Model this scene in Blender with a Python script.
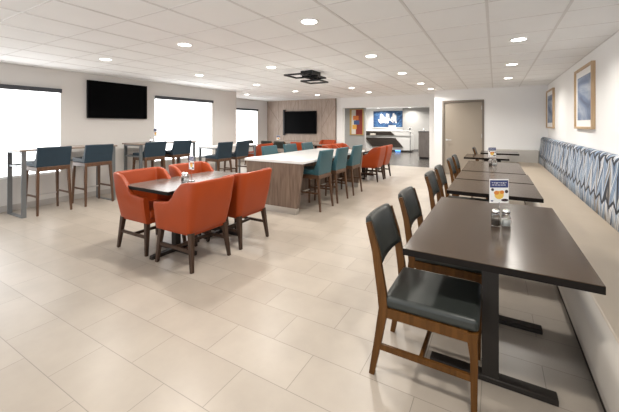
import bpy, bmesh, math, random
from mathutils import Vector, Matrix
random.seed(7)
S = bpy.context.scene
PI = math.pi
for o in list(bpy.data.objects): bpy.data.objects.remove(o)
col = S.collection

# ---------------------------------------------------------------- camera, world, exposure
cam_d = bpy.data.cameras.new('camera'); cam = bpy.data.objects.new('camera', cam_d); col.objects.link(cam)
cam_d.sensor_width = 36; cam_d.lens = 322 / 619 * 36; cam_d.shift_y = -(206 - 125) / 619
cam_d.clip_start = .05
cam.location = (0, 0, 1.46); cam.rotation_euler = (PI / 2, 0, math.radians(30.0))
S.camera = cam
S.view_settings.view_transform = 'Standard'; S.view_settings.look = 'None'
S.view_settings.gamma = 1; S.view_settings.exposure = .97
W = bpy.data.worlds.new('world'); S.world = W; W.use_nodes = True
W.node_tree.nodes['Background'].inputs[0].default_value = (.95, .97, 1, 1)
W.node_tree.nodes['Background'].inputs[1].default_value = 1.2
LAMP_W = 11.5        # watts per downlight
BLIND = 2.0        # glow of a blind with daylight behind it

# ---------------------------------------------------------------- materials
def mat(name, c=(.8, .8, .8), rough=.5, metal=0, bump=0, bscale=200, var=0, vscale=6, spec=.5, trans=0, coat=0, emis=None, estr=0):
    m = bpy.data.materials.new(name); m.use_nodes = True
    nt = m.node_tree; b = nt.nodes['Principled BSDF']
    b.inputs['Base Color'].default_value = (*c, 1); b.inputs['Roughness'].default_value = rough
    b.inputs['Metallic'].default_value = metal; b.inputs['Specular IOR Level'].default_value = spec
    b.inputs['Transmission Weight'].default_value = trans; b.inputs['Coat Weight'].default_value = coat
    if emis: b.inputs['Emission Color'].default_value = (*emis, 1); b.inputs['Emission Strength'].default_value = estr
    tc = nt.nodes.new('ShaderNodeTexCoord')
    if var:
        n = nt.nodes.new('ShaderNodeTexNoise'); n.inputs['Scale'].default_value = vscale; n.inputs['Detail'].default_value = 4
        nt.links.new(tc.outputs['Object'], n.inputs['Vector'])
        r = nt.nodes.new('ShaderNodeValToRGB'); r.color_ramp.elements[0].position = .3; r.color_ramp.elements[1].position = .7
        r.color_ramp.elements[0].color = (*[v * (1 - var) for v in c], 1); r.color_ramp.elements[1].color = (*[min(1, v * (1 + var)) for v in c], 1)
        nt.links.new(n.outputs[0], r.inputs[0]); nt.links.new(r.outputs[0], b.inputs['Base Color'])
    if bump:
        n = nt.nodes.new('ShaderNodeTexNoise'); n.inputs['Scale'].default_value = bscale; n.inputs['Detail'].default_value = 3
        nt.links.new(tc.outputs['Object'], n.inputs['Vector'])
        bp = nt.nodes.new('ShaderNodeBump'); bp.inputs['Strength'].default_value = bump; bp.inputs['Distance'].default_value = .002
        nt.links.new(n.outputs[0], bp.inputs['Height']); nt.links.new(bp.outputs[0], b.inputs['Normal'])
    return m

def wood(name, c1, c2, rough=.4, stretch=(14, 14, 1.2), scale=3, coords='Object', spec=.5):
    m = mat(name, c1, rough, spec=spec); nt = m.node_tree; b = nt.nodes['Principled BSDF']
    tc = nt.nodes.new('ShaderNodeTexCoord'); mp = nt.nodes.new('ShaderNodeMapping'); mp.inputs['Scale'].default_value = stretch
    n = nt.nodes.new('ShaderNodeTexNoise'); n.inputs['Scale'].default_value = scale; n.inputs['Detail'].default_value = 6; n.inputs['Distortion'].default_value = .6
    r = nt.nodes.new('ShaderNodeValToRGB'); r.color_ramp.elements[0].position = .32; r.color_ramp.elements[1].position = .68
    r.color_ramp.elements[0].color = (*c1, 1); r.color_ramp.elements[1].color = (*c2, 1)
    nt.links.new(tc.outputs[coords], mp.inputs[0]); nt.links.new(mp.outputs[0], n.inputs['Vector'])
    nt.links.new(n.outputs[0], r.inputs[0]); nt.links.new(r.outputs[0], b.inputs['Base Color'])
    return m

def floor_mat():
    m = mat('floor tile', (.6, .55, .48), .33); nt = m.node_tree; b = nt.nodes['Principled BSDF']; L = nt.links
    tc = nt.nodes.new('ShaderNodeTexCoord'); mp = nt.nodes.new('ShaderNodeMapping')
    mp.inputs['Location'].default_value = (2.555, -.856, 0)
    br = nt.nodes.new('ShaderNodeTexBrick'); br.offset = .5; br.inputs['Scale'].default_value = 1
    br.inputs['Brick Width'].default_value = .622; br.inputs['Row Height'].default_value = .308; br.inputs['Mortar Size'].default_value = .0022
    br.inputs['Mortar Smooth'].default_value = .1; br.inputs['Bias'].default_value = 0
    br.inputs['Color1'].default_value = (.345, .30, .25, 1); br.inputs['Color2'].default_value = (.385, .337, .284, 1)
    br.inputs['Mortar'].default_value = (.21, .185, .155, 1)
    L.new(tc.outputs['Object'], mp.inputs[0]); L.new(mp.outputs[0], br.inputs['Vector'])
    n = nt.nodes.new('ShaderNodeTexNoise'); n.inputs['Scale'].default_value = 3.2; n.inputs['Detail'].default_value = 6; n.inputs['Roughness'].default_value = .6
    L.new(tc.outputs['Object'], n.inputs['Vector'])
    mr = nt.nodes.new('ShaderNodeMapRange'); mr.inputs[1].default_value = .3; mr.inputs[2].default_value = .7; mr.inputs[3].default_value = .93; mr.inputs[4].default_value = 1.06
    L.new(n.outputs[0], mr.inputs[0])
    vm = nt.nodes.new('ShaderNodeVectorMath'); vm.operation = 'SCALE'
    L.new(br.outputs['Color'], vm.inputs[0]); L.new(mr.outputs[0], vm.inputs['Scale']); L.new(vm.outputs[0], b.inputs['Base Color'])
    bp = nt.nodes.new('ShaderNodeBump'); bp.invert = True; bp.inputs['Strength'].default_value = .3; bp.inputs['Distance'].default_value = .002
    L.new(br.outputs['Fac'], bp.inputs['Height']); L.new(bp.outputs[0], b.inputs['Normal'])
    return m

def blade_mat():
    """banquette fabric: rows of pointed blades in blue, white, grey and tan with black edges (UV: u along bench, v up)"""
    m = mat('blade fabric', (.6, .7, .8), .75); nt = m.node_tree; b = nt.nodes['Principled BSDF']; L = nt.links
    uv = nt.nodes.new('ShaderNodeUVMap'); uv.uv_map = 'UVMap'; sep = nt.nodes.new('ShaderNodeSeparateXYZ'); L.new(uv.outputs[0], sep.inputs[0])
    def M(op, a, b_=None, c_=None):
        n = nt.nodes.new('ShaderNodeMath'); n.operation = op
        for i, v in enumerate((a, b_, c_)):
            if v is None: continue
            if isinstance(v, (int, float)): n.inputs[i].default_value = v
            else: L.new(v, n.inputs[i])
        return n.outputs[0]
    u, v = sep.outputs[0], sep.outputs[1]
    uu = M('MULTIPLY', u, 1 / .24)
    tri = M('ABSOLUTE', M('SUBTRACT', M('FRACT', uu), .5))              # 0..0.5
    vv = M('MULTIPLY', M('ADD', M('ADD', v, .17), M('MULTIPLY', tri, .16)), 1 / .44)   # zigzag rows
    row = M('FLOOR', vv); fr = M('FRACT', vv)
    edge = M('LESS_THAN', fr, .09)
    # blades inside a row: sheared strips that swap lean at every half cell
    lean = M('MULTIPLY', M('SUBTRACT', M('FLOOR', M('MULTIPLY', M('FRACT', uu), 2)), .5), .30)
    st = M('ADD', M('MULTIPLY', uu, 6), M('MULTIPLY', M('MULTIPLY', lean, v), 62))
    cid = M('ADD', M('FLOOR', st), M('MULTIPLY', row, 37.3))
    wn = nt.nodes.new('ShaderNodeTexWhiteNoise'); wn.noise_dimensions = '1D'; L.new(cid, wn.inputs['W'])
    r = nt.nodes.new('ShaderNodeValToRGB'); r.color_ramp.interpolation = 'CONSTANT'
    cols = [(0, (.25, .34, .48)), (.2, (.55, .60, .66)), (.36, (.10, .15, .24)), (.48, (.38, .46, .57)), (.64, (.66, .67, .68)), (.78, (.30, .27, .24)), (.87, (.34, .42, .54)), (.93, (.02, .025, .04))]
    el = r.color_ramp.elements
    el[0].position = 0; el[0].color = (*cols[0][1], 1); el[1].position = cols[1][0]; el[1].color = (*cols[1][1], 1)
    for p, c in cols[2:]:
        e = el.new(p); e.color = (*c, 1)
    L.new(wn.outputs['Value'], r.inputs[0])
    line = M('LESS_THAN', M('FRACT', st), .2)
    dark = M('MAXIMUM', edge, M('MULTIPLY', line, .95))
    mx = nt.nodes.new('ShaderNodeMix'); mx.data_type = 'RGBA'
    L.new(dark, mx.inputs[0]); L.new(r.outputs[0], mx.inputs[6]); mx.inputs[7].default_value = (.02, .025, .035, 1)
    L.new(mx.outputs[2], b.inputs['Base Color'])
    return m

def feature_mat():
    m = wood('feature laminate', (.36, .285, .235), (.46, .375, .32), .5, (6, 6, .8), 3); nt = m.node_tree; b = nt.nodes['Principled BSDF']; L = nt.links
    return m

def abstract_mat(name, cols, scale, stretch=(1, 1, 1), detail=3, dist=1.5, sharp=True):
    m = mat(name, (.5, .5, .5), .6); nt = m.node_tree; b = nt.nodes['Principled BSDF']; L = nt.links
    tc = nt.nodes.new('ShaderNodeTexCoord'); mp = nt.nodes.new('ShaderNodeMapping'); mp.inputs['Scale'].default_value = stretch
    n = nt.nodes.new('ShaderNodeTexNoise'); n.inputs['Scale'].default_value = scale; n.inputs['Detail'].default_value = detail; n.inputs['Distortion'].default_value = dist
    r = nt.nodes.new('ShaderNodeValToRGB'); el = r.color_ramp.elements
    el[0].position = cols[0][0]; el[0].color = (*cols[0][1], 1); el[1].position = cols[1][0]; el[1].color = (*cols[1][1], 1)
    for p, c in cols[2:]: e = el.new(p); e.color = (*c, 1)
    L.new(tc.outputs['Object'], mp.inputs[0]); L.new(mp.outputs[0], n.inputs['Vector']); L.new(n.outputs[0], r.inputs[0]); L.new(r.outputs[0], b.inputs['Base Color'])
    return m

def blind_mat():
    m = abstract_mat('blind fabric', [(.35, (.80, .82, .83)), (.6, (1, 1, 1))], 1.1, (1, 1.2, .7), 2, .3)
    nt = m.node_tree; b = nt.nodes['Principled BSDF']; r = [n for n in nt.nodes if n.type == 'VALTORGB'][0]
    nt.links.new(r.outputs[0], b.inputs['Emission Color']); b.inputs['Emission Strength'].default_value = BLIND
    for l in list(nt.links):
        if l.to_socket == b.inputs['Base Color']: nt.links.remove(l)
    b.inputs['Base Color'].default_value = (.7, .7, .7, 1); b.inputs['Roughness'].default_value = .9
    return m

M = dict(
    floor=floor_mat(), lobby_floor=wood('lobby floor', (.06, .054, .05), (.10, .09, .08), .25, (1, 9, 1), 2),
    wall=mat('wall paint', (.72, .695, .665), .85, bump=.1), wall_w=mat('white wall paint', (.87, .87, .865), .85, bump=.1),
    wall_g=mat('grey wall paint', (.36, .355, .345), .85), ceiling=mat('ceiling tile', (.88, .885, .885), .95, bump=.5, bscale=120, var=.015, vscale=2),
    tbar=mat('ceiling grid', (.70, .69, .68), .5), base=mat('baseboard', (.50, .47, .44), .6),
    door=mat('door paint', (.34, .295, .24), .5), dframe=mat('door frame paint', (.20, .17, .14), .5),
    steel=mat('brushed steel', (.62, .61, .60), .3, 1), chrome=mat('chrome', (.8, .8, .8), .12, 1),
    bar_metal=mat('grey powder coated steel', (.20, .215, .225), .38, .6), black=mat('black metal', (.018, .018, .02), .4, .3),
    base_metal=mat('dark bronze metal', (.026, .022, .019), .42, .3, spec=.3), tv=mat('tv screen', (.001, .001, .0015), .4, spec=.04), tvf=mat('tv bezel', (.004, .004, .005), .5, spec=.2),
    cassette=mat('blind cassette', (.055, .06, .07), .5), blind=blind_mat(),
    orange=mat('orange vinyl', (.30, .044, .007), .42, spec=.3, bump=.15, bscale=300, var=.04), teal=mat('teal vinyl', (.032, .095, .115), .45, bump=.15, bscale=300, var=.04),
    navy=mat('slate blue vinyl', (.022, .042, .062), .5, spec=.3, bump=.15, bscale=300, var=.04), charcoal=mat('charcoal vinyl', (.027, .031, .028), .36, spec=.4, bump=.2, bscale=250, var=.06),
    walnut=wood('walnut chair wood', (.07, .036, .020), (.125, .062, .033), .38), dwalnut=wood('dark walnut chair wood', (.034, .019, .012), (.06, .034, .022), .42, spec=.25),
    honey=wood('mid brown chair wood', (.068, .027, .005), (.112, .046, .010), .45, spec=.2),
    ttop=wood('dark table laminate', (.050, .033, .021), (.072, .049, .033), .21, (30, 2.5, 30), 3, spec=.34), tedge=mat('table edge band', (.008, .006, .005), .55, spec=.12),
    otop=wood('grey brown table laminate', (.10, .085, .075), (.15, .13, .115), .25, (9, 1.2, 9), 4),
    btop=wood('bar top laminate', (.20, .155, .125), (.30, .235, .19), .3, (9, 1.2, 9), 4),
    quartz=mat('white quartz', (.80, .79, .78), .2, var=.03, vscale=4), island=wood('island laminate', (.11, .070, .050), (.22, .155, .115), .4, (9, 9, .9), 2.4),
    vinyl=mat('beige bench vinyl', (.40, .335, .26), .42, bump=.1, var=.03, vscale=3), gvinyl=mat('grey beige vinyl', (.50, .48, .45), .5), bvinyl=mat('pale bench front vinyl', (.43, .395, .35), .34, bump=.1),
    blade=blade_mat(), feature=feature_mat(), fline=mat('feature panel joint', (.20, .155, .125), .6),
    oak=wood('light oak frame', (.42, .29, .17), (.53, .38, .23), .5), paper=mat('white paper', (.85, .85, .84), .6),
    glass=mat('clear glass', (.95, .97, .97), .03, trans=1), acrylic=mat('clear acrylic', (.95, .97, .97), .05, trans=1),
    cardblue=mat('menu navy print', (.03, .045, .16), .4), print_w=mat('menu white print', (.88, .87, .85), .4), food_o=mat('menu orange print', (.75, .25, .04), .5),
    food_y=mat('menu yellow print', (.85, .55, .12), .5), food_d=mat('menu dark print', (.05, .03, .03), .5), spice=mat('ground pepper', (.06, .045, .03), .9), salt=mat('salt', (.85, .85, .84), .9),
    lens=mat('lit lamp lens', (.9, .9, .9), .5, emis=(1, .97, .92), estr=7), trim=mat('white lamp trim', (.85, .85, .84), .5),
    desk=wood('dark desk laminate', (.022, .016, .013), (.04, .03, .024), .4, (1, 9, 9), 3), deskw=mat('white desk panel', (.68, .68, .67), .4), kiosk=wood('grey oak laminate', (.13, .115, .105), (.19, .17, .16), .5),
    art_dark=abstract_mat('pale blue landscape print', [(.25, (.07, .10, .17)), (.45, (.17, .22, .33)), (.6, (.42, .46, .53)), (.75, (.20, .22, .27))], 1.6, (1, .6, 2.2), 3, 1),
    gold=mat('gold frame', (.55, .38, .14), .4, .3), amber=mat('amber paint', (.70, .36, .06), .6), brick=mat('brick red paint', (.24, .03, .018), .6), pblue=mat('deep blue paint', (.05, .09, .24), .6), cream=mat('cream paint', (.66, .62, .55), .6), porange=mat('orange paint', (.62, .17, .03), .6),
    bluep=abstract_mat('stormy blue painting', [(.3, (.01, .03, .09)), (.5, (.02, .075, .20)), (.64, (.06, .16, .32)), (.78, (.25, .36, .46))], 2.2, (1, 1, 1.5), 5, 2), cloud=abstract_mat('white brushstroke paint', [(.3, (.55, .58, .6)), (.6, (.85, .84, .82))], 3),
    glow=mat('blue lit strip', (.1, .3, .8), .5, emis=(.1, .35, 1), estr=1.6), screen=mat('white monitor shell', (.75, .75, .75), .4),
)

# ---------------------------------------------------------------- mesh helpers
class MB:
    def __init__(s): s.bm = bmesh.new(); s.uv = None
    def box(s, x0, x1, y0, y1, z0, z1, bev=0, seg=2, smooth=False, mi=0):
        r = bmesh.ops.create_cube(s.bm, size=1); vs = r['verts']
        for v in vs: v.co = Vector(((x0 + x1) / 2 + v.co.x * (x1 - x0), (y0 + y1) / 2 + v.co.y * (y1 - y0), (z0 + z1) / 2 + v.co.z * (z1 - z0)))
        fs = list({f for v in vs for f in v.link_faces})
        if bev:
            es = list({e for v in vs for e in v.link_edges})
            rr = bmesh.ops.bevel(s.bm, geom=es, offset=bev, segments=seg, affect='EDGES', profile=.5)
            fs = list({f for f in rr['faces']} | {f for f in fs if f.is_valid})
            vs = rr['verts']
        for f in fs:
            if f.is_valid: f.smooth = smooth or bev > 0; f.material_index = mi
        return [v for v in {v for f in fs if f.is_valid for v in f.verts}]
    def sections(s, secs, smooth=False, caps=True, mi=0, closed=True):
        """list of rings (lists of points) skinned together"""
        rings = [[s.bm.verts.new(p) for p in r] for r in secs]
        n = len(rings[0])
        for a, b in zip(rings, rings[1:]):
            for i in range(n if closed else n - 1):
                f = s.bm.faces.new((a[i], a[(i + 1) % n], b[(i + 1) % n], b[i])); f.smooth = smooth; f.material_index = mi
        if caps:
            for r in (rings[0][::-1], rings[-1]):
                f = s.bm.faces.new(r); f.material_index = mi
        return rings
    def bar(s, p, q, w, d, w2=None, d2=None, side=None, mi=0):
        """tapered rectangular bar from p to q; w across `side`, d across the other"""
        p, q = Vector(p), Vector(q); t = (q - p).normalized()
        side = Vector(side) if side else (Vector((0, 1, 0)) if abs(t.y) < .9 else Vector((1, 0, 0)))
        a = (side - t * side.dot(t)).normalized(); b = t.cross(a)
        w2 = w if w2 is None else w2; d2 = d if d2 is None else d2
        def ring(c, w, d): return [c + a * (w / 2) * i + b * (d / 2) * j for i, j in ((-1, -1), (1, -1), (1, 1), (-1, 1))]
        s.sections([ring(p, w, d), ring(q, w2, d2)], mi=mi)
    def path(s, pts, w, d, side=(0, 1, 0), mi=0):
        """bent rectangular bar through pts with per-point depth d"""
        pts = [Vector(p) for p in pts]; a = Vector(side); secs = []
        for i, p in enumerate(pts):
            t = (pts[min(i + 1, len(pts) - 1)] - pts[max(i - 1, 0)]).normalized(); b = t.cross(a).normalized()
            dd = d[i] if isinstance(d, (list, tuple)) else d
            secs.append([p + a * (w / 2) * ii + b * (dd / 2) * jj for ii, jj in ((-1, -1), (1, -1), (1, 1), (-1, 1))])
        s.sections(secs, mi=mi)
    def lathe(s, prof, c=(0, 0, 0), n=20, smooth=True, mi=0):
        secs = [[(c[0] + r * math.cos(2 * PI * i / n), c[1] + r * math.sin(2 * PI * i / n), c[2] + z) for i in range(n)] for r, z in prof]
        s.sections(secs, smooth=smooth, mi=mi)
    def poly(s, pts, ax, d0, d1, mi=0):
        """extrude 2-D outline; ax 'x','y','z' is the extrusion axis"""
        def P(a, b, d): return {'x': (d, a, b), 'y': (a, d, b), 'z': (a, b, d)}[ax]
        s.sections([[P(a, b, d0) for a, b in pts], [P(a, b, d1) for a, b in pts]], mi=mi)
    def build(s, name, m, parent=None, loc=None):
        bmesh.ops.recalc_face_normals(s.bm, faces=s.bm.faces)
        me = bpy.data.meshes.new(name); s.bm.to_mesh(me); s.bm.free()
        for k in (m if isinstance(m, (list, tuple)) else [m]): me.materials.append(k)
        o = bpy.data.objects.new(name, me); col.objects.link(o)
        if parent: o.parent = parent
        if loc: o.location = loc
        return o

def bx(name, m, parent, *a, **k):
    b = MB(); b.box(*a, **k); return b.build(name, m, parent)
def tag(o, label, cat, group=None, kind=None):
    o['label'] = label; o['category'] = cat
    if group: o['group'] = group
    if kind: o['kind'] = kind
    return o
def thing(name, label, cat, loc=(0, 0, 0), rz=0, group=None):
    o = bpy.data.objects.new(name, None); col.objects.link(o); o.location = loc; o.rotation_euler = (0, 0, rz); o.empty_display_size = .1
    return tag(o, label, cat, group)
def struct(name, m, *a, parent=None, **k):
    o = bx(name, m, parent, *a, **k)
    if not parent: o['kind'] = 'structure'
    return o
def sempty(name, loc=(0, 0, 0)):
    o = bpy.data.objects.new(name, None); col.objects.link(o); o.location = loc; o['kind'] = 'structure'; return o
def dup(o, loc, rz=None, label=None, group=None):
    def cp(src, par):
        c = src.copy(); col.objects.link(c)
        if par: c.parent = par
        for ch in src.children: cp(ch, c)
        return c
    r = cp(o, None); r.location = loc
    if rz is not None: r.rotation_euler = (0, 0, rz)
    if label: r['label'] = label
    if group: r['group'] = group
    return r
def place(proto, spots, group=None):
    """spots: (x, y, z, rz, label); first one moves the prototype itself"""
    out = []
    for i, (x, y, z, rz, lab) in enumerate(spots):
        if i == 0:
            proto.location = (x, y, z); proto.rotation_euler = (0, 0, rz); proto['label'] = lab
            if group: proto['group'] = group
            out.append(proto)
        else: out.append(dup(proto, (x, y, z), rz, lab, group))
    return out

# ---------------------------------------------------------------- structure
H = 2.5
XL, XR, YD, YO, XREC = -7.15, 1.18, 10.35, 11.42, -8.72
struct('floor', M['floor'], -9.2, 1.4, -2.5, 11.62, -.1, 0)
struct('floor_lobby', M['lobby_floor'], -8.2, 1.4, 11.62, 20.4, -.1, 0)
struct('ceiling', M['ceiling'], -9.2, 1.4, -2.5, 11.6, H, H + .1)
struct('ceiling_lobby', M['ceiling'], -8.2, 1.4, 11.6, 20.4, H, H + .1)
g = MB()
x = -.065 - .62 * 14
while x < XR: g.box(x - .012, x + .012, -2.4, YO, H - .004, H + .002); x += .62
y = 2.49 - .62 * 7
while y < YO: g.box(-8.7, XR, y - .006, y + .006, H - .0025, H + .002); y += .62
o = g.build('trim_1', M['tbar']); o['kind'] = 'structure'
# left wall with two window openings
def wall_x(name, m, x0, x1, y0, y1, holes):
    b = MB(); ys = y0
    for (a, c, z0, z1) in holes:
        b.box(x0, x1, ys, a, 0, H); b.box(x0, x1, a, c, 0, z0); b.box(x0, x1, a, c, z1, H); ys = c
    b.box(x0, x1, ys, y1, 0, H)
    o = b.build(name, m); o['kind'] = 'structure'; return o
wall_x('wall_left', M['wall'], XL - .25, XL, -2.5, 7.72, [(.95, 2.93, .55, 2.14), (4.88, 6.70, .55, 2.17)])
wall_x('wall_left_recess', M['wall_w'], XREC - .25, XREC, 7.5, 11.6, [(8.85, 10.68, .55, 2.12)])
struct('wall_return', M['wall'], XREC, XL - .25, 7.5, 7.72, 0, H)
struct('wall_right', M['wall_w'], XR, XR + .2, -2.5, YD + .2, 0, H)
struct('wall_back_left', M['wall_w'], XREC - .25, -5.11, YO, YO + .2, 0, H)
struct('wall_back_header', M['wall_w'], -5.11, -1.93, YO, YO + .2, 2.115, H)
struct('wall_back_pier', M['wall_w'], -1.93, -1.6, YO, YO + .2, 0, H)
wd = MB(); wd.box(-1.6, -1.385, YD, YD + .2, 0, H); wd.box(-1.385, -.275, YD, YD + .2, 2.185, H); wd.box(-.275, XR + .2, YD, YD + .2, 0, H)
wd.box(-1.6, -1.4, YD + .2, YO + .2, 0, H)
o = wd.build('wall_door_side', M['wall_w']); o['kind'] = 'structure'
# lobby shell
struct('wall_lobby_back', M['wall_w'], -8.2, -4.95, 20.2, 20.4, 0, H)
struct('wall_lobby_back_grey', M['wall_g'], -4.95, 1.4, 20.05, 20.4, 0, H)
struct('wall_lobby_left', M['wall_g'], -8.2, -5.36, 14.5, 14.7, 0, H)
struct('wall_lobby_side', M['wall_g'], 1.2, 1.4, 10.55, 20.05, 0, H)
struct('wall_lobby_far_left', M['wall_w'], -8.4, -8.2, 11.62, 20.4, 0, H)
# baseboards
struct('baseboard_left', M['base'], XL, XL + .012, -2.5, 7.72, 0, .1)
struct('baseboard_recess', M['base'], XREC, XREC + .012, 7.72, YO, 0, .1)
struct('baseboard_door_side', M['base'], -1.6, -1.40, YD - .012, YD, 0, .1)
# feature wall panelling
fw = sempty('trim_2', (0, YO - .05, 0))
o = bx('panelling', M['feature'], fw, XREC + .001, -5.40, 0, .05, 0, H - .001)
b = MB()
def jl(x0, z0, x1, z1, w=.010): b.bar((x0, -.001, z0), (x1, -.001, z1), .006, w, side=(0, 1, 0))
for q in [(-8.2, 0, -7.2, H - .02), (-6.0, 0, -6.0, H - .02), (-7.1, 2.1, -7.1, H - .02), (-6.7, 2.1, -6.7, H - .02), (-6.0, 1.35, -5.42, 2.2), (-6.0, 1.75, -5.7, H - .02), (-6.0, 1.2, -5.42, .6), (-8.1, 0, -8.1, H - .02), (-8.1, 1.2, -7.75, 2.0), (-7.8, .8, -5.42, .8), (-8.1, 1.6, -8.65, 2.3)]: jl(*q)
b.build('panel_joint', M['fline'], fw)
bx('edge_trim', M['fline'], fw, -5.40, -5.375, -.012, .05, 0, H - .001)
# windows
def window(n, x, y0, y1, z0, z1, label):
    w = sempty('window_%d' % n, (x, (y0 + y1) / 2, z0)); hy = (y1 - y0) / 2; hz = z1 - z0
    b = MB()
    for a, c, e, f in ((-hy, -hy + .05, 0, hz), (hy - .05, hy, 0, hz), (-hy + .05, hy - .05, 0, .05), (-hy + .05, hy - .05, hz - .05, hz), (-.02, .02, .05, hz - .05)):
        b.box(-.19, -.13, a, c, e, f)
    b.build('window_frame', M['trim'], w)
    bx('window_pane', M['glass'], w, -.165, -.155, -hy + .04, hy - .04, .04, hz - .04)
    bx('window_sill', M['trim'], w, -.13, .02, -hy + .002, hy - .002, 0, .02)
    t = thing('roller_blind', label, 'window blind', (x, (y0 + y1) / 2, z0), 0)
    bx('blind_cassette', M['cassette'], t, .0005, .07, -hy, hy, hz - .075, hz, bev=.005)
    bx('blind_fabric', M['blind'], t, .004, .0065, -hy + .01, hy - .01, .012, hz - .07)
    bx('bottom_bar', M['trim'], t, .0, .012, -hy + .01, hy - .01, .0205, .04)
window(1, XL, .95, 2.93, .55, 2.14, 'white roller blind on the window left of the wall television')
window(2, XL, 4.88, 6.70, .55, 2.17, 'white roller blind on the window right of the wall television')
window(3, XREC, 8.85, 10.68, .55, 2.12, 'white roller blind on the farthest window, beside the wood panelled wall')
# door
d = sempty('door_1', (-.83, YD, 0))
bx('door_leaf', M['door'], d, -.50, .50, .03, .075, .01, 2.12)
b = MB(); b.box(-.55, -.50, -.015, .2, 0, 2.18); b.box(.50, .55, -.015, .2, 0, 2.18); b.box(-.50, .50, -.015, .2, 2.125, 2.18); b.build('door_frame', M['dframe'], d)
b = MB(); b.lathe([(.026, 0), (.026, .008)], (0, 0, 0), 16); hr = b.build('door_handle', M['steel'], d, (-.43, .03, 1.02)); hr.rotation_euler = (PI / 2, 0, 0)
b = MB(); b.bar((-.43, -.02, 1.02), (-.30, -.02, 1.02), .016, .016); b.bar((-.43, .03, 1.02), (-.43, -.028, 1.02), .016, .016); b.build('door_lever', M['steel'], d)
for z in (.3, 1.1, 1.9): bx('hinge', M['steel'], d, .488, .502, .018, .03, z, z + .11)

# ---------------------------------------------------------------- ceiling lights
def downlight(label):
    t = thing('recessed_ceiling_light', label, 'ceiling light')
    b = MB(); n = 28
    b.sections([[(rr * math.cos(2 * PI * i / n), rr * math.sin(2 * PI * i / n), z) for i in range(n)] for rr, z in [(.078, -.001), (.078, -.005), (.092, -.006), (.098, 0), (.078, -.001)]], caps=False, smooth=True); b.build('trim_ring', M['trim'], t)
    b = MB(); b.lathe([(.0785, -.0035), (.0785, -.001)], n=n); b.build('lens', M['lens'], t)
    l = bpy.data.lights.new('downlight', 'AREA'); l.shape = 'DISK'; l.size = .15; l.energy = LAMP_W; l.color = (1, .95, .88); l.spread = math.radians(150)
    lo = bpy.data.objects.new('light_source', l); lo.location = (0, 0, -.008); col.objects.link(lo); lo.parent = t
    return t
rowx = {.245: 'the row above the bench-side tables', -1.62: 'the row between the bench side and the island', -3.48: 'the row above the island and orange tables', -5.34: 'the row nearest the window wall'}
nth = ['nearest', 'second nearest', 'third nearest', 'fourth nearest', 'farthest']
sp = []
for X, rn in rowx.items():
    k = 0
    for Y in (2.8, 4.66, 6.52, 8.38, 9.79):
        if X > 0 and Y == 2.8: continue
        if X > 0 and Y > 9: continue
        if X == -3.48 and Y == 6.52: continue
        sp.append((X, Y, H, 0, 'round lit ceiling light, %s in %s' % (nth[k] , rn))); k += 1
sp.append((-7.3, 8.4, H, 0, 'round lit ceiling light in front of the farthest window'))
sp.append((.245, .9, H, 0, 'round ceiling light above the viewer by the right wall'))
sp.append((-1.62, .9, H, 0, 'round ceiling light above and left of the viewer'))
for Y, w in ((12.8, 'nearest'), (14.6, 'second'), (16.4, 'third'), (18.2, 'fourth'), (19.5, 'farthest')):  # unseen downlights added beyond the opening to brighten the lobby
    for X, v in ((-6.3, 'left'), (-4.4, 'middle'), (-2.5, 'right')):
        if (X, Y) != (-6.3, 14.6): sp.append((X, Y, H, 0, 'added unseen lobby fill light, %s one of the %s row beyond the opening' % (v, w)))
lamps = place(downlight('round lit ceiling light'), sp, 'recessed ceiling lights')
lobby_fill = None
for o in lamps:
    if o.location.y > 11.6:
        for c in o.children:
            if c.type == 'LIGHT':
                if not lobby_fill: lobby_fill = c.data.copy(); lobby_fill.energy = LAMP_W * 1.8
                c.data = lobby_fill

# black geometric flush light
t = thing('ceiling_fixture', 'black flush ceiling light of overlapping square metal frames above the island', 'ceiling light', (-3.12, 5.45, H))
bx('canopy', M['black'], t, -.13, .13, -.17, .17, -.085, 0, bev=.004)
bx('light_diffuser', M['acrylic'], t, -.11, .11, -.15, .15, -.115, -.085)
def sqframe(cx, cy, hx, hy, z, rot, bw=.03):
    b = MB()
    for p, q in (((-hx, -hy), (hx, -hy)), ((hx, -hy), (hx, hy)), ((hx, hy), (-hx, hy)), ((-hx, hy), (-hx, -hy))):
        dx, dy = q[0] - p[0], q[1] - p[1]; L_ = math.hypot(dx, dy); ex, ey = dx / L_ * bw / 2, dy / L_ * bw / 2
        b.bar((p[0] - ex, p[1] - ey, 0), (q[0] + ex, q[1] + ey, 0), bw, bw)
    o = b.build('square_frame', M['black'], t, (cx, cy, z)); o.rotation_euler = (0, 0, rot)
sqframe(-.16, -.12, .22, .22, -.085, .05)
sqframe(.02, .12, .15, .17, -.10, .0)
sqframe(-.10, .34, .20, .20, -.15, .05)
b = MB(); b.bar((-.05, .17, -.15), (-.05, .17, -.08), .03, .03); b.build('drop_rod', M['black'], t)

# ---------------------------------------------------------------- seating builders
def leg_part(t, p, q, w0, w1, m, name='leg'):
    b = MB(); b.bar(p, q, w0, w0, w1, w1, side=(0, 1, 0)); return b.build(name, m, t)

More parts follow.
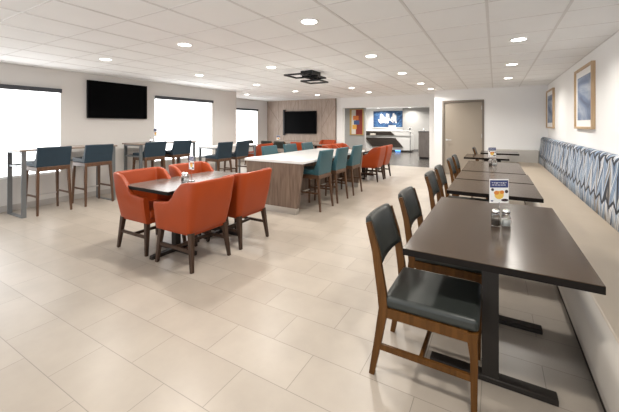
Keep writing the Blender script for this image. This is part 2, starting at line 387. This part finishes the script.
def side_chair():
    t = thing('side_chair', '', 'chair'); w = M['honey']; hw = .222
    for s in (-1, 1):
        b = MB(); b.path([(-.275, s * hw, 0), (-.235, s * hw, .22), (-.205, s * hw, .40), (-.215, s * hw, .50), (-.25, s * hw, .72), (-.295, s * hw, .885)], .026, [.03, .042, .052, .052, .042, .028])
        b.build('rear_leg', w, t)
        b = MB(); b.path([(.262, s * hw, 0), (.262, s * hw, .28), (.255, s * hw, .36), (.245, s * hw, .405)], .03, [.028, .036, .046, .075]); b.build('front_leg', w, t)
        b = MB(); b.box(-.19, .235, s * hw - .011, s * hw + .011, .355, .41); b.build('seat_rail', w, t)
        b = MB(); b.bar((-.243, s * hw, .175), (.258, s * hw, .175), .018, .032); b.build('stretcher', w, t)
    b = MB(); b.box(.235, .262, -hw + .012, hw - .012, .355, .41); b.build('front_rail', w, t)
    b = MB(); b.box(-.225, -.19, -hw + .012, hw - .012, .35, .41); b.build('rear_rail', w, t)
    b = MB(); b.bar((.0, -hw, .175), (.0, hw, .175), .018, .03, side=(1, 0, 0)); b.build('cross_stretcher', w, t)
    b = MB(); vs = b.box(-.205, .285, -.232, .232, .408, .478, bev=.024, seg=4)
    for v in vs:
        if v.co.z > .45: v.co.z += .012 * (1 - (v.co.y / .23) ** 2) * (1 - ((v.co.x - .03) / .235) ** 2)
    b.build('seat', M['charcoal'], t)
    # back pad between and over the posts, bowed backwards
    b = MB(); secs = []; n = 9; m_ = 8
    for i in range(n):
        y = -.206 + .412 * i / (n - 1); bow = -.018 * (1 - (y / .206) ** 2)
        ring = []
        for k in range(m_ + 1):
            z = .655 + .25 * k / m_; xx = -.235 - (z - .655) * .30 + bow; ring.append((xx + .021, y, z))
        ring[-1] = (ring[-1][0] - .010, y, .903); ring.insert(0, (ring[0][0] - .010, y, .650))
        back = [(p[0] - .040, y, p[2]) for p in ring[1:-1]][::-1]
        secs.append(ring + [(ring[-1][0] - .02, y, .903)] + back + [(ring[0][0] - .02, y, .650)])
    b.sections(secs, smooth=True); b.build('backrest', M['charcoal'], t)
    return t

def counter_stool(name, seat_z, top_z, vinyl, wd):
    """rail at seat_z-.08..seat_z ; local +x is the front"""
    t = thing(name, '', 'bar stool'); r0 = seat_z - .07; hw = .225
    for s in (-1, 1):
        leg_part(t, (-.26, s * (hw + .012), 0), (-.205, s * (hw - .01), r0 + .001), .026, .042, wd)
        leg_part(t, (.225, s * (hw + .008), 0), (.20, s * (hw - .01), r0 + .001), .026, .042, wd)
        b = MB(); b.bar((-.235, s * hw, .30), (.212, s * hw, .30), .018, .028); b.build('side_stretcher', wd, t)
    b = MB(); b.bar((.214, -hw, .26), (.214, hw, .26), .02, .02); b.build('footrest', M['steel'], t)
    b = MB(); b.box(-.232, .222, -hw - .01, hw + .01, r0, seat_z, bev=.006, seg=1); b.build('seat_frame', wd, t)
    b = MB(); vs = b.box(-.16, .235, -.235, .235, seat_z, seat_z + .085, bev=.022, seg=4); b.build('seat', vinyl, t)
    # back: leaning slab that sweeps forward at its foot
    b = MB(); secs = []; n = 9
    for i in range(n):
        y = -.24 + .48 * i / (n - 1); bow = -.02 * (1 - (y / .24) ** 2); e = 1 - .25 * (abs(y) / .24) ** 8
        H_ = top_z - seat_z
        out = [(-.225, 0), (-.245, H_ * .4), (-.285, H_ * .97), (-.275, H_), (-.245, H_), (-.235, H_ * .96), (-.18, H_ * .45), (-.135, .10), (-.12, 0)]
        secs.append([(px_ + bow * (pz / H_) , y, seat_z + pz) for px_, pz in out])
    b.sections(secs, smooth=False); o = b.build('backrest', vinyl, t)
    bv = o.modifiers.new('soft', 'BEVEL'); bv.width = .008; bv.segments = 2; bv.limit_method = 'ANGLE'
    b = MB(); b.bar((-.262, -.22, top_z - .012), (-.262, .22, top_z - .012), .002, .002); b.bm.free()
    return t

def armchair():
    t = thing('tub_armchair', '', 'armchair'); wd = M['dwalnut']
    # U-shaped shell path: front tip of left arm, round the back, to front tip of right arm
    pts = []; xb, hy, xf, r = -.275, .285, .275, .075
    for k in range(9): pts.append((xf - (xf - xb - r) * k / 8, -hy, 0, -1))
    for k in range(1, 6): a = PI / 2 * k / 6; pts.append((xb + r - r * math.sin(a), -hy + r - r * math.cos(a), -math.sin(a), -math.cos(a)))
    for k in range(9): pts.append((xb, -hy + r + (2 * hy - 2 * r) * k / 8, -1, 0))
    for k in range(1, 6): a = PI / 2 * k / 6; pts.append((xb + r - r * math.cos(a), hy - r + r * math.sin(a), -math.cos(a), math.sin(a)))
    for k in range(9): pts.append((xb + r + (xf - xb - r) * k / 8, hy, 0, 1))
    th = .062
    def sst(x): x = max(0, min(1, x)); return x * x * (3 - 2 * x)
    secs = []
    for (x, y, nx, ny) in pts:
        u = sst((.06 - x) / .25); top = .655 + .02 * sst((.275 - x) / .3) + .225 * u
        front = sst((x - .02) / .25)
        bot = .375 - .015 * front
        backness = sst((-.08 - x) / .15)
        ring = []
        prof = [(1, bot), (1, bot + .05), (1, (bot + top) / 2), (1, top - .03), (.86, top - .006), (.5, top), (.14, top - .006), (0, top - .03), (0, (bot + top) / 2), (0, bot + .05), (0, bot)]
        for o_, z in prof:
            off = -th * (1 - o_)
            lean = -(z - .40) * .16 * backness
            inx = .022 * (1 - min(1, (z - bot) / .25))  # tucks in toward the base
            fl = (abs(ny) * (z - .40) * .06) * math.copysign(1, ny) if ny else 0
            ring.append((x + nx * (off - inx) + lean, y + ny * (off - inx) + fl, z))
        secs.append(ring)
    b = MB(); b.sections(secs, smooth=True, caps=True); o = b.build('back_and_arms', M['orange'], t)
    ss = o.modifiers.new('round', 'BEVEL'); ss.width = .01; ss.segments = 2; ss.limit_method = 'ANGLE'; ss.angle_limit = math.radians(50)
    b = MB(); vs = b.box(-.215, .285, -.222, .222, .40, .49, bev=.022, seg=4)
    for v in vs:
        if v.co.z > .46: v.co.z += .012 * (1 - (v.co.y / .23) ** 2)
    b.build('seat', M['orange'], t)
    b = MB(); b.box(-.235, .265, -.235, .235, .345, .40, bev=.004, seg=1); b.build('seat_base', M['orange'], t)
    for s in (-1, 1):
        leg_part(t, (-.275, s * .255, 0), (-.225, s * .225, .375), .03, .05, wd)
        leg_part(t, (.27, s * .255, 0), (.235, s * .225, .36), .03, .048, wd)
        b = MB(); b.bar((-.245, s * .24, .20), (.25, s * .242, .20), .02, .032); b.build('side_stretcher', wd, t)
    b = MB(); b.bar((.0, -.235, .20), (.0, .235, .20), .032, .02, side=(0, 0, 1)); b.build('cross_stretcher', wd, t)
    return t

# ---------------------------------------------------------------- tables
def t_table(label, x0, x1, y0, y1, feet, group='dark tables along the bench'):
    cx, cy = (x0 + x1) / 2, (y0 + y1) / 2
    t = thing('dining_table', label, 'table', (cx, cy, 0), 0, group)
    hx, hy = (x1 - x0) / 2, (y1 - y0) / 2
    b = MB(); b.box(-hx, hx, -hy, hy, .722, .757); b.build('table_edge', M['tedge'], t)
    bx('tabletop', M['ttop'], t, -hx + .001, hx - .001, -hy + .001, hy - .001, .757, .760)
    for fy in feet:
        dy = fy - cy
        b = MB(); b.box(-.048, .037, dy - .03, dy + .03, .032, .715); b.build('pedestal', M['base_metal'], t)
        b = MB(); b.box(-.33, .305, dy - .036, dy + .036, 0, .032, bev=.004, seg=1); b.build('foot', M['base_metal'], t)
        b = MB(); b.box(-.30, .28, dy - .03, dy + .03, .712, .722); b.build('mounting_plate', M['base_metal'], t)
    return t
TX0, TX1 = -.455, .415
t_table('nearest dark brown laminate table beside the bench with a menu card on it', TX0, TX1, 1.85, 3.37, (2.12, 2.78))
t_table('second dark brown table along the bench, just beyond the nearest long one', TX0, .395, 3.74, 4.585, (4.16,))
t_table('third dark table along the bench, pushed close to the second', TX0, .395, 4.635, 5.44, (5.04,))
t_table('fourth dark table along the bench, carrying the farther menu card', TX0, .375, 5.50, 7.05, (5.85, 6.7))
t_table('fifth dark table along the bench, second from the door wall', -.60, .25, 7.78, 8.7, (8.25,))
t_table('farthest dark table along the bench, in the corner by the door wall', -.33, .5, 9.22, 9.98, (9.6,))

ch = side_chair()
place(ch, [
    (-.355, 2.05, 0, 0, 'nearest charcoal vinyl side chair with brown wood frame at the nearest table'),
    (-.355, 2.79, 0, 0, 'second charcoal side chair from the viewer, behind the nearest one'),
    (-.37, 3.98, 0, 0, 'third charcoal side chair from the viewer, at the second table'),
    (-.37, 4.66, 0, 0, 'fourth charcoal side chair from the viewer, near the gap between second and third tables'),
    (-.36, 5.80, 0, 0, 'fifth charcoal side chair from the viewer, at the fourth table'),
    (-.36, 6.50, 0, 0, 'sixth charcoal side chair from the viewer, far end of the fourth table'),
    (-.16, 8.98, 0, 0, 'small distant charcoal side chair in front of the door, only its back showing')], 'charcoal side chairs facing the bench')

# orange dining sets
def cross_table(label, cx, cy, hx, hy, posts):
    t = thing('dining_table', label, 'table', (cx, cy, 0))
    bx('table_edge', M['tedge'], t, -hx, hx, -hy, hy, .722, .757)
    bx('tabletop', M['otop'], t, -hx + .001, hx - .001, -hy + .001, hy - .001, .757, .760)
    for px_, py in posts:
        b = MB(); b.box(px_ - .035, px_ + .035, py - .035, py + .035, .04, .722); b.build('pedestal', M['base_metal'], t)
        b = MB(); b.bar((px_ - .32, py, .02), (px_ + .32, py, .02), .05, .04); b.bar((px_, py - .32, .0201), (px_, py + .32, .0201), .05, .0398, side=(1, 0, 0)); b.build('cross_foot', M['base_metal'], t)
    return t
cross_table('grey-brown rectangular table ringed by four orange armchairs at left', -3.36, 2.86, .40, .69, [(.13, -.38), (.13, .36)])
cross_table('distant dark rectangular table among orange armchairs beyond the island', -3.36, 8.6, .40, .72, [(0, -.36), (0, .36)])
cross_table('small dark table by the panelled wall, left of the wall television', -6.75, 10.0, .42, .34, [(0, 0)])
cross_table('small dark table by the panelled wall, below the wall television', -5.55, 10.05, .55, .38, [(0, 0)])
ac = armchair()
place(ac, [
    (-2.86, 2.42, 0, PI, 'nearest orange armchair, its back towards the viewer, near side of the left table'),
    (-2.86, 3.12, 0, PI, 'orange armchair with its back showing, beside the white-topped island end'),
    (-3.63, 2.45, 0, 0, 'orange armchair at the left end of the table, seen from its side'),
    (-3.66, 3.22, 0, 0, 'orange armchair facing the viewer behind the menu card on the left table'),
    (-2.87, 8.22, 0, PI, 'distant orange armchair just right of the teal stools'),
    (-2.87, 8.86, 0, PI, 'rightmost distant orange armchair, nearest the lobby floor'),
    (-3.86, 8.22, 0, 0, 'distant orange armchair left of the far table, only its top showing'),
    (-3.86, 8.95, 0, 0, 'distant orange armchair left of the far table, farther of the pair'),
    (-6.32, 7.85, 0, PI * 1.02, 'orange armchair behind the right slate blue window stool'),
    (-5.60, 9.25, 0, PI / 2, 'orange armchair with its back showing below the far television'),
    (-5.45, 10.62, 0, -PI / 2, 'orange armchair facing the room from the panelled wall')], 'orange armchairs')

# island
t = thing('island_table', 'long counter-height communal table with white top and wood panel ends', 'counter table', (-3.26, 5.75, 0), 0)
bx('countertop', M['quartz'], t, -.61, .60, -1.36, 1.45, .83, .875, bev=.004, seg=1)
for y0, y1 in ((-1.34, -1.27), (1.36, 1.43)):
    b = MB(); b.poly([(-.50, .10), (.475, .10), (.575, .83), (-.60, .83)], 'y', y0, y1); b.build('end_panel', M['island'], t)
    b = MB(); b.poly([(-.487, 0), (.462, 0), (.475, .0995), (-.50, .0995)], 'y', y0 - .003, y1 + .003); b.build('kick_plate', M['steel'], t)
b = MB(); b.box(-.05, .0, -1.27, 1.36, .1, .83); b.build('spine_panel', M['island'], t)

st = counter_stool('counter_stool', .61, 1.03, M['teal'], M['walnut'])
place(st, [
    (-2.80, 5.00, 0, PI, 'nearest teal counter stool on the right side of the white island'),
    (-2.80, 5.68, 0, PI, 'middle teal counter stool on the right side of the white island'),
    (-2.80, 6.46, 0, PI, 'farthest teal counter stool on the right side of the white island'),
    (-3.80, 5.36, 0, 0, 'nearest teal counter stool across the island, only its back showing'),
    (-3.80, 6.13, 0, 0, 'middle teal counter stool across the island, only its back showing'),
    (-3.80, 6.90, 0, 0, 'farthest teal counter stool across the island, only its back showing')], 'teal stools around the island')
sb = counter_stool('counter_stool', .61, 1.03, M['navy'], M['walnut'])
place(sb, [(-6.17, 6.00, 0, PI, 'left slate blue stool at the low counter under the second window'),
           (-6.17, 6.66, 0, PI, 'right slate blue stool at the low counter under the second window')], 'slate blue counter stools')
bs = counter_stool('bar_stool', .775, 1.10, M['navy'], M['walnut'])
place(bs, [(-6.60, 2.52, 0, PI, 'slate blue bar stool farthest left in the photo, at the first bar table'),
           (-6.60, 3.22, 0, PI, 'right slate blue bar stool at the first bar table, below the television'),
           (-6.60, 4.37, 0, PI, 'left slate blue bar stool at the second bar table'),
           (-6.60, 5.05, 0, PI, 'right slate blue bar stool at the second bar table')], 'slate blue bar stools')

def bar_table(label, cx, cy, hx, hy, h, top):
    t = thing('bar_table', label, 'bar table', (cx, cy, 0), 0, 'bar tables along the window wall')
    bx('tabletop', top, t, -hx, hx, -hy, hy, h - .028, h, bev=.002, seg=1)
    for s in (-1, 1):
        y = s * (hy - .06); b = MB(); y0, y1 = y - .03, y + .03
        b.box(-hx + .02, -hx + .05, y0, y1, 0, h - .028); b.box(hx - .05, hx - .02, y0, y1, 0, h - .028)
        b.box(-hx + .05, hx - .05, y0, y1, 0, .012); b.box(-hx + .05, hx - .05, y0, y1, h - .06, h - .028)
        b.build('end_frame', M['bar_metal'], t)
    b = MB(); b.box(-hx + .025, -hx + .045, -hy + .09, hy - .09, h - .29, h - .26); b.build('long_rail', M['bar_metal'], t)
    b = MB()
    for s in (-1, 1): b.box(-hx + .05, hx - .05, s * (hy - .06) - .012, s * (hy - .06) + .012, h - .29, h - .265)
    b.build('side_rail', M['bar_metal'], t)
bar_table('tall narrow bar table with grey metal frame under the first window', -6.69, 2.82, .31, .745, 1.07, M['btop'])
bar_table('tall narrow bar table with grey metal frame carrying a menu card, right of the television', -6.69, 4.75, .31, .745, 1.07, M['btop'])
bar_table('lower narrow counter table with pale top under the right part of the second window', -6.33, 6.55, .33, .80, .91, M['quartz'])

# dark stools/chairs near the panelled wall
dk = side_chair()
place(dk, [(-6.98, 9.35, 0, PI / 2, 'small dark distant chair, left of two below the left edge of the far television'),
           (-6.42, 9.35, 0, PI / 2, 'small dark distant chair, right of two below the far television'),
           (-7.62, 9.2, 0, 0, 'dark distant chair in front of the farthest window')], 'dark chairs by the panelled wall')

# ---------------------------------------------------------------- banquette
t = thing('banquette_bench', 'long beige built-in bench with blue blade-patterned backrest along the right wall', 'bench', (.43, 6, 0))
Y0, Y1 = -1.5 - 6, YD - .003 - 6
b = MB(); b.box(.05, .74, Y0, Y1, 0, .09); b.build('toe_kick', M['tedge'], t)
def prof_extrude(prof, ys, name, m, uvs=False):
    bm = bmesh.new(); lay = bm.loops.layers.uv.new('UVMap'); n = len(prof)
    arc = [0]
    for a, c in zip(prof, prof[1:]): arc.append(arc[-1] + math.dist(a, c))
    rings = [[bm.verts.new((p[0], y, p[1])) for p in prof] for y in ys]
    for j in range(len(ys) - 1):
        for i in range(n - 1):
            f = bm.faces.new((rings[j][i], rings[j][i + 1], rings[j + 1][i + 1], rings[j + 1][i])); f.smooth = True
            for l, (jj, ii) in zip(f.loops, ((j, i), (j, i + 1), (j + 1, i + 1), (j + 1, i))): l[lay].uv = (ys[jj], arc[ii])
    for r in (rings[0], rings[-1]): bm.faces.new(r)
    bmesh.ops.recalc_face_normals(bm, faces=bm.faces)
    me = bpy.data.meshes.new(name); bm.to_mesh(me); bm.free(); me.materials.append(m)
    o = bpy.data.objects.new(name, me); col.objects.link(o); o.parent = t; return o
def arcp(cx, cz, r, a0, a1, n=6): return [(cx + r * math.cos(math.radians(a0 + (a1 - a0) * k / n)), cz + r * math.sin(math.radians(a0 + (a1 - a0) * k / n))) for k in range(n + 1)]
prof_extrude([(.03, .09)] + [(.012, .2)] + [(.0, .36)] + arcp(.06, .405, .06, 180, 90), [Y0, Y1], 'seat_front', M['bvinyl'])
sfr = t.children[-1]
bx('seat', M['vinyl'], t, .045, .62, Y0, Y1, .38, .468, bev=.02, seg=4)
back = [(.60, .44), (.555, .47), (.555, .60), (.575, .80), (.60, 1.0)] + arcp(.665, 1.085, .065, 175, 60, 6) + [(.745, 1.13), (.748, .44)]
prof_extrude(back, [Y0, Y1], 'backrest', M['blade'])
bx('end_back', M['gvinyl'], t, -.62, .552, Y1 - .10, Y1 - .001, .40, .80, bev=.02, seg=3)
bx('end_seat', M['vinyl'], t, -.62, .034, Y1 - .40, Y1 - .101, .36, .46, bev=.02, seg=3)
bx('end_base', M['bvinyl'], t, -.60, .04, Y1 - .38, Y1 - .02, 0, .36)

# framed pictures on the right wall
def framed(name, y0, y1, z0, z1, label):
    t = thing(name, label, 'picture', (XR, (y0 + y1) / 2, z0), 0, 'framed prints on the right wall'); hy = (y1 - y0) / 2; h = z1 - z0; w = .035; d = -.045
    b = MB(); b.box(d, -.0005, -hy, -hy + w, 0, h); b.box(d, -.0005, hy - w, hy, 0, h); b.box(d, -.0005, -hy + w, hy - w, 0, w); b.box(d, -.0005, -hy + w, hy - w, h - w, h); b.build('frame', M['oak'], t)
    bx('mat_board', M['paper'], t, -.02, -.005, -hy + w, hy - w, w, h - w)
    bx('print', M['art_dark'], t, -.023, -.0201, -hy + w + .11, hy - w - .11, w + .10, h - w - .10)
framed('framed_print', 5.74, 6.86, 1.40, 2.34, 'nearer oak-framed pale blue landscape print on the right wall')
framed('framed_print', 9.2, 10.31, 1.38, 2.32, 'farther oak-framed print on the right wall near the door wall corner')

# televisions
t = thing('wall_television', 'large black television on the left wall between two windows', 'television', (XL, 4.01, 1.60))
bx('housing', M['tvf'], t, .02, .06, -.64, .64, 0, .77, bev=.004, seg=1); bx('screen', M['tv'], t, .0601, .062, -.63, .63, .015, .76); bx('wall_mount', M['black'], t, .0005, .02, -.25, .25, .2, .55)
t = thing('wall_television', 'black television on the brown panelled far wall', 'television', (-6.97, YO - .05, 1.10))
bx('housing', M['tvf'], t, -.76, .76, -.07, -.02, 0, .93, bev=.004, seg=1); bx('screen', M['tv'], t, -.75, .75, -.072, -.0701, .015, .915); bx('wall_mount', M['black'], t, -.3, .3, -.02, -.0005, .25, .7)
bx('side_bar', M['black'], t, -.84, -.77, -.10, -.0005, -.07, 1.0)

# ---------------------------------------------------------------- tabletop items
def menu_card():
    t = thing('menu_card', '', 'menu card')
    bx('card_base', M['acrylic'], t, -.04, .04, -.022, .022, 0, .008)
    b = MB(); b.bar((0, 0, .008), (0, 0, .15), .006, .006); b.build('stem', M['chrome'], t)
    c = bx('card', M['print_w'], t, -.067, .067, -.0015, .0015, .145, .315)
    for s in (-1, 1):
        y0, y1 = (s * .0016, s * .0020); y0, y1 = min(y0, y1), max(y0, y1)
        bx('header', M['cardblue'], c, -.064, .064, y0, y1, .255, .307)
        b = MB()
        for i in range(7): a = -.052 + .0155 * i; b.box(a, a + .011, *( (y0 - .0003, y1) if s < 0 else (y0, y1 + .0003)), .288 - .002 * (i % 3), .291)
        for i in range(5): a = -.050 + .02 * i; b.box(a, a + .016, *( (y0 - .0003, y1) if s < 0 else (y0, y1 + .0003)), .271, .275)
        b.build('header_text', M['print_w'], c)
        def disc(nm, m, x, z, r, sx=1.0):
            b = MB(); n = 16; e = .0003 if nm != 'plate' else 0
            ring = [[(x + r * sx * math.cos(2 * PI * i / n), yy, z + r * math.sin(2 * PI * i / n)) for i in range(n)] for yy in ((y0 - e, y1) if s < 0 else (y0, y1 + e))]
            b.sections(ring); b.build(nm, m, c)
        disc('plate', M['food_y'], 0, .202, .030, 1.1); disc('fruit', M['food_o'], -.018, .218, .014, 1.3); disc('fruit', M['food_o'], .020, .222, .013, 1.2)
        disc('berry', M['food_d'], -.046, .240, .010); disc('berry', M['food_d'], .052, .227, .012); disc('utensil', M['food_d'], .040, .166, .010, 2.6); disc('emblem', M['cardblue'], -.05, .160, .005, 2)
    return t
def shaker(fill, kind):
    t = thing(kind, '', 'shaker')
    b = MB(); b.lathe([(.026, 0), (.028, .005), (.027, .068), (.022, .080), (.0235, .086), (.0235, .088)], n=12, smooth=False); b.build('jar', M['glass'], t)
    b = MB(); b.lathe([(.022, .005), (.022, .045)], n=12); b.build('contents', fill, t)
    b = MB(); b.lathe([(.025, .088), (.025, .102), (.019, .112), (.007, .117)], n=16); b.build('lid', M['chrome'], t)
    return t
spots = [(.022, 2.66, .76, .50, 'on the nearest bench-side table', .18), (-.05, 6.45, .76, .5, 'on the fourth bench-side table', .18), (-3.28, 2.74, .76, -.25, 'on the table with orange armchairs', .18), (-6.42, 4.40, 1.07, -.1, 'on the second bar table by the window', .18), (-7.0, 9.8, .76, .7, 'on the distant small table by the panelled wall', .1)]
R = lambda a: (math.cos(a), math.sin(a))
place(menu_card(), [(x, y, z, a, 'small upright menu card with navy header ' + w) for x, y, z, a, w, _ in spots], 'menu cards')
place(shaker(M['spice'], 'pepper_shaker'), [(x - .022 - .036 * R(a)[0] + .068 * R(a)[1], y - .036 * R(a)[1] - .068 * R(a)[0], z, 0, 'glass pepper shaker with chrome lid ' + w) for x, y, z, a, w, _ in spots[:4]], 'pepper shakers')
place(shaker(M['salt'], 'salt_shaker'), [(x - .022 + .036 * R(a)[0] + .068 * R(a)[1], y + .036 * R(a)[1] - .068 * R(a)[0], z, 0, 'glass salt shaker with chrome lid ' + w) for x, y, z, a, w, _ in spots[:4]], 'salt shakers')

# ---------------------------------------------------------------- lobby seen through the opening
t = thing('abstract_painting', 'tall red, orange and blue abstract painting in a gold frame, lobby left', 'painting', (-5.76, 14.499, .98))
b = MB(); b.box(-.34, .34, -.05, 0, 0, 1.24); b.build('frame', M['gold'], t)
bx('canvas', M['brick'], t, -.31, .31, -.056, -.05, .03, 1.21)
cv = t.children[-1]
for ki, (nm, m, q) in enumerate((('cream_field', 'cream', (-.235, -.02, .04, 1.20)), ('orange_patch', 'porange', (-.16, .12, .72, .92)), ('blue_patch', 'pblue', (-.12, .16, .50, .70)), ('amber_patch', 'amber', (-.2, .02, .28, .49)), ('amber_strip', 'gold', (-.305, -.24, .04, 1.20)))):
    bx(nm, M[m], cv, q[0], q[1], -.058 - .0006 * ki, -.0561, q[2], q[3])
t = thing('blue_painting', 'wide blue painting with white brushstrokes behind the lobby desk', 'painting', (-5.9, 20.199, 1.30))
bx('frame', M['paper'], t, -1.0, 1.0, -.05, 0, -.03, 1.10)
cv = bx('canvas', M['bluep'], t, -.95, .95, -.056, -.0501, .02, 1.05)
b = MB()
for k in range(46):
    x = random.uniform(-.58, .48); z = random.uniform(.38, .78); w = random.uniform(.05, .12); h = random.uniform(.05, .16); a = random.uniform(-.05, .05)
    b.poly([(x, z - h), (x + w, z - h + a), (x + w + a, z + h), (x + a, z + h * .8)], 'y', -.0575 - .0001 * (k % 9), -.0561)
b.build('brushstrokes', M['cloud'], cv)
# reception desk
t = thing('reception_desk', 'angular reception desk of dark wood bands and white panels', 'desk', (-5.4, 17.5, 0))
b = MB(); b.box(-1.5, 1.5, .06, .75, .10, .95); b.build('body', M['deskw'], t)
b = MB(); b.poly([(-1.4, .90), (.64, .90), (.42, 1.11), (-1.4, 1.11)], 'y', -.02, .0599); b.build('upper_band', M['desk'], t)
b = MB(); b.poly([(-1.05, .76), (.69, .76), (1.10, .26), (-.60, .26)], 'y', -.04, .06); b.build('lower_band', M['desk'], t)
b = MB(); b.box(-1.5, 1.5, -.03, .7, 1.112, 1.14, bev=.004, seg=1); b.build('desk_top', M['quartz'], t)
b = MB(); b.poly([(.43, 1.11), (.67, .88), (1.5, .88), (1.5, 1.11)], 'y', 0, .06); b.build('white_upper_panel', M['deskw'], t)
b = MB(); b.box(-1.5, 1.5, .10, .70, 0, .10); b.build('plinth', M['desk'], t)
b = MB(); b.box(.66, .95, .055, .062, .03, .09); b.build('lit_strip', M['glow'], t)
t = thing('desk_monitor', 'white computer monitor on the lobby desk, below the blue painting', 'monitor', (-4.95, 17.7, 1.14))
bx('monitor_base', M['screen'], t, -.1, .1, -.08, .08, 0, .012); bx('monitor_shell', M['screen'], t, -.2, .2, -.02, .02, .06, .30, bev=.005); bx('monitor_neck', M['screen'], t, -.02, .02, .0, .02, .012, .08)
t = thing('desk_sign', 'small cream sign block on the lobby desk front ledge', 'sign', (-5.95, 17.44, .89))
bx('sign_plate', M['cream'], t, -.15, .15, -.05, .035, 0, .10, bev=.004)
t = thing('sanitizer_stand', 'thin black floor stand with dispenser in the lobby', 'stand', (-3.9, 17.4, 0))
b = MB(); b.lathe([(.17, 0), (.17, .012), (.02, .02)], n=20); b.build('base', M['black'], t)
b = MB(); b.lathe([(.016, .012), (.016, 1.2)], n=10); b.build('pole', M['black'], t)
bx('dispenser', M['trim'], t, -.06, .06, -.05, .05, 1.1, 1.34, bev=.01); bx('nozzle', M['black'], t, -.03, .03, -.08, -.05, 1.2, 1.3)
t = thing('floor_mat', 'dark doormat strip along the grey lobby wall', 'floor mat', (-4.0, 18.9, 0))
bx('mat_pile', M['black'], t, -1.0, 1.0, -.5, .5, 0, .012)
t = thing('lobby_kiosk', 'grey wood podium with dark curved top just inside the lobby', 'podium', (-2.55, 14.45, 0))
b = MB(); b.box(-.32, .32, -.1, .35, .08, 1.16, bev=.01); b.build('body', M['kiosk'], t)
b = MB(); b.box(-.29, .29, -.07, .32, 0, .08); b.build('plinth', M['black'], t)
b = MB(); b.box(-.33, .33, -.12, .36, 1.16, 1.185, bev=.004); b.build('top', M['black'], t)
b = MB(); b.lathe([(.03, 0), (.035, .06), (.02, .09), (.012, .12)], n=12); tag(b.build('dispenser_bottle', M['screen'], None, (-2.70, 14.6, 1.185)), 'small white pump bottle on the lobby podium', 'bottle')
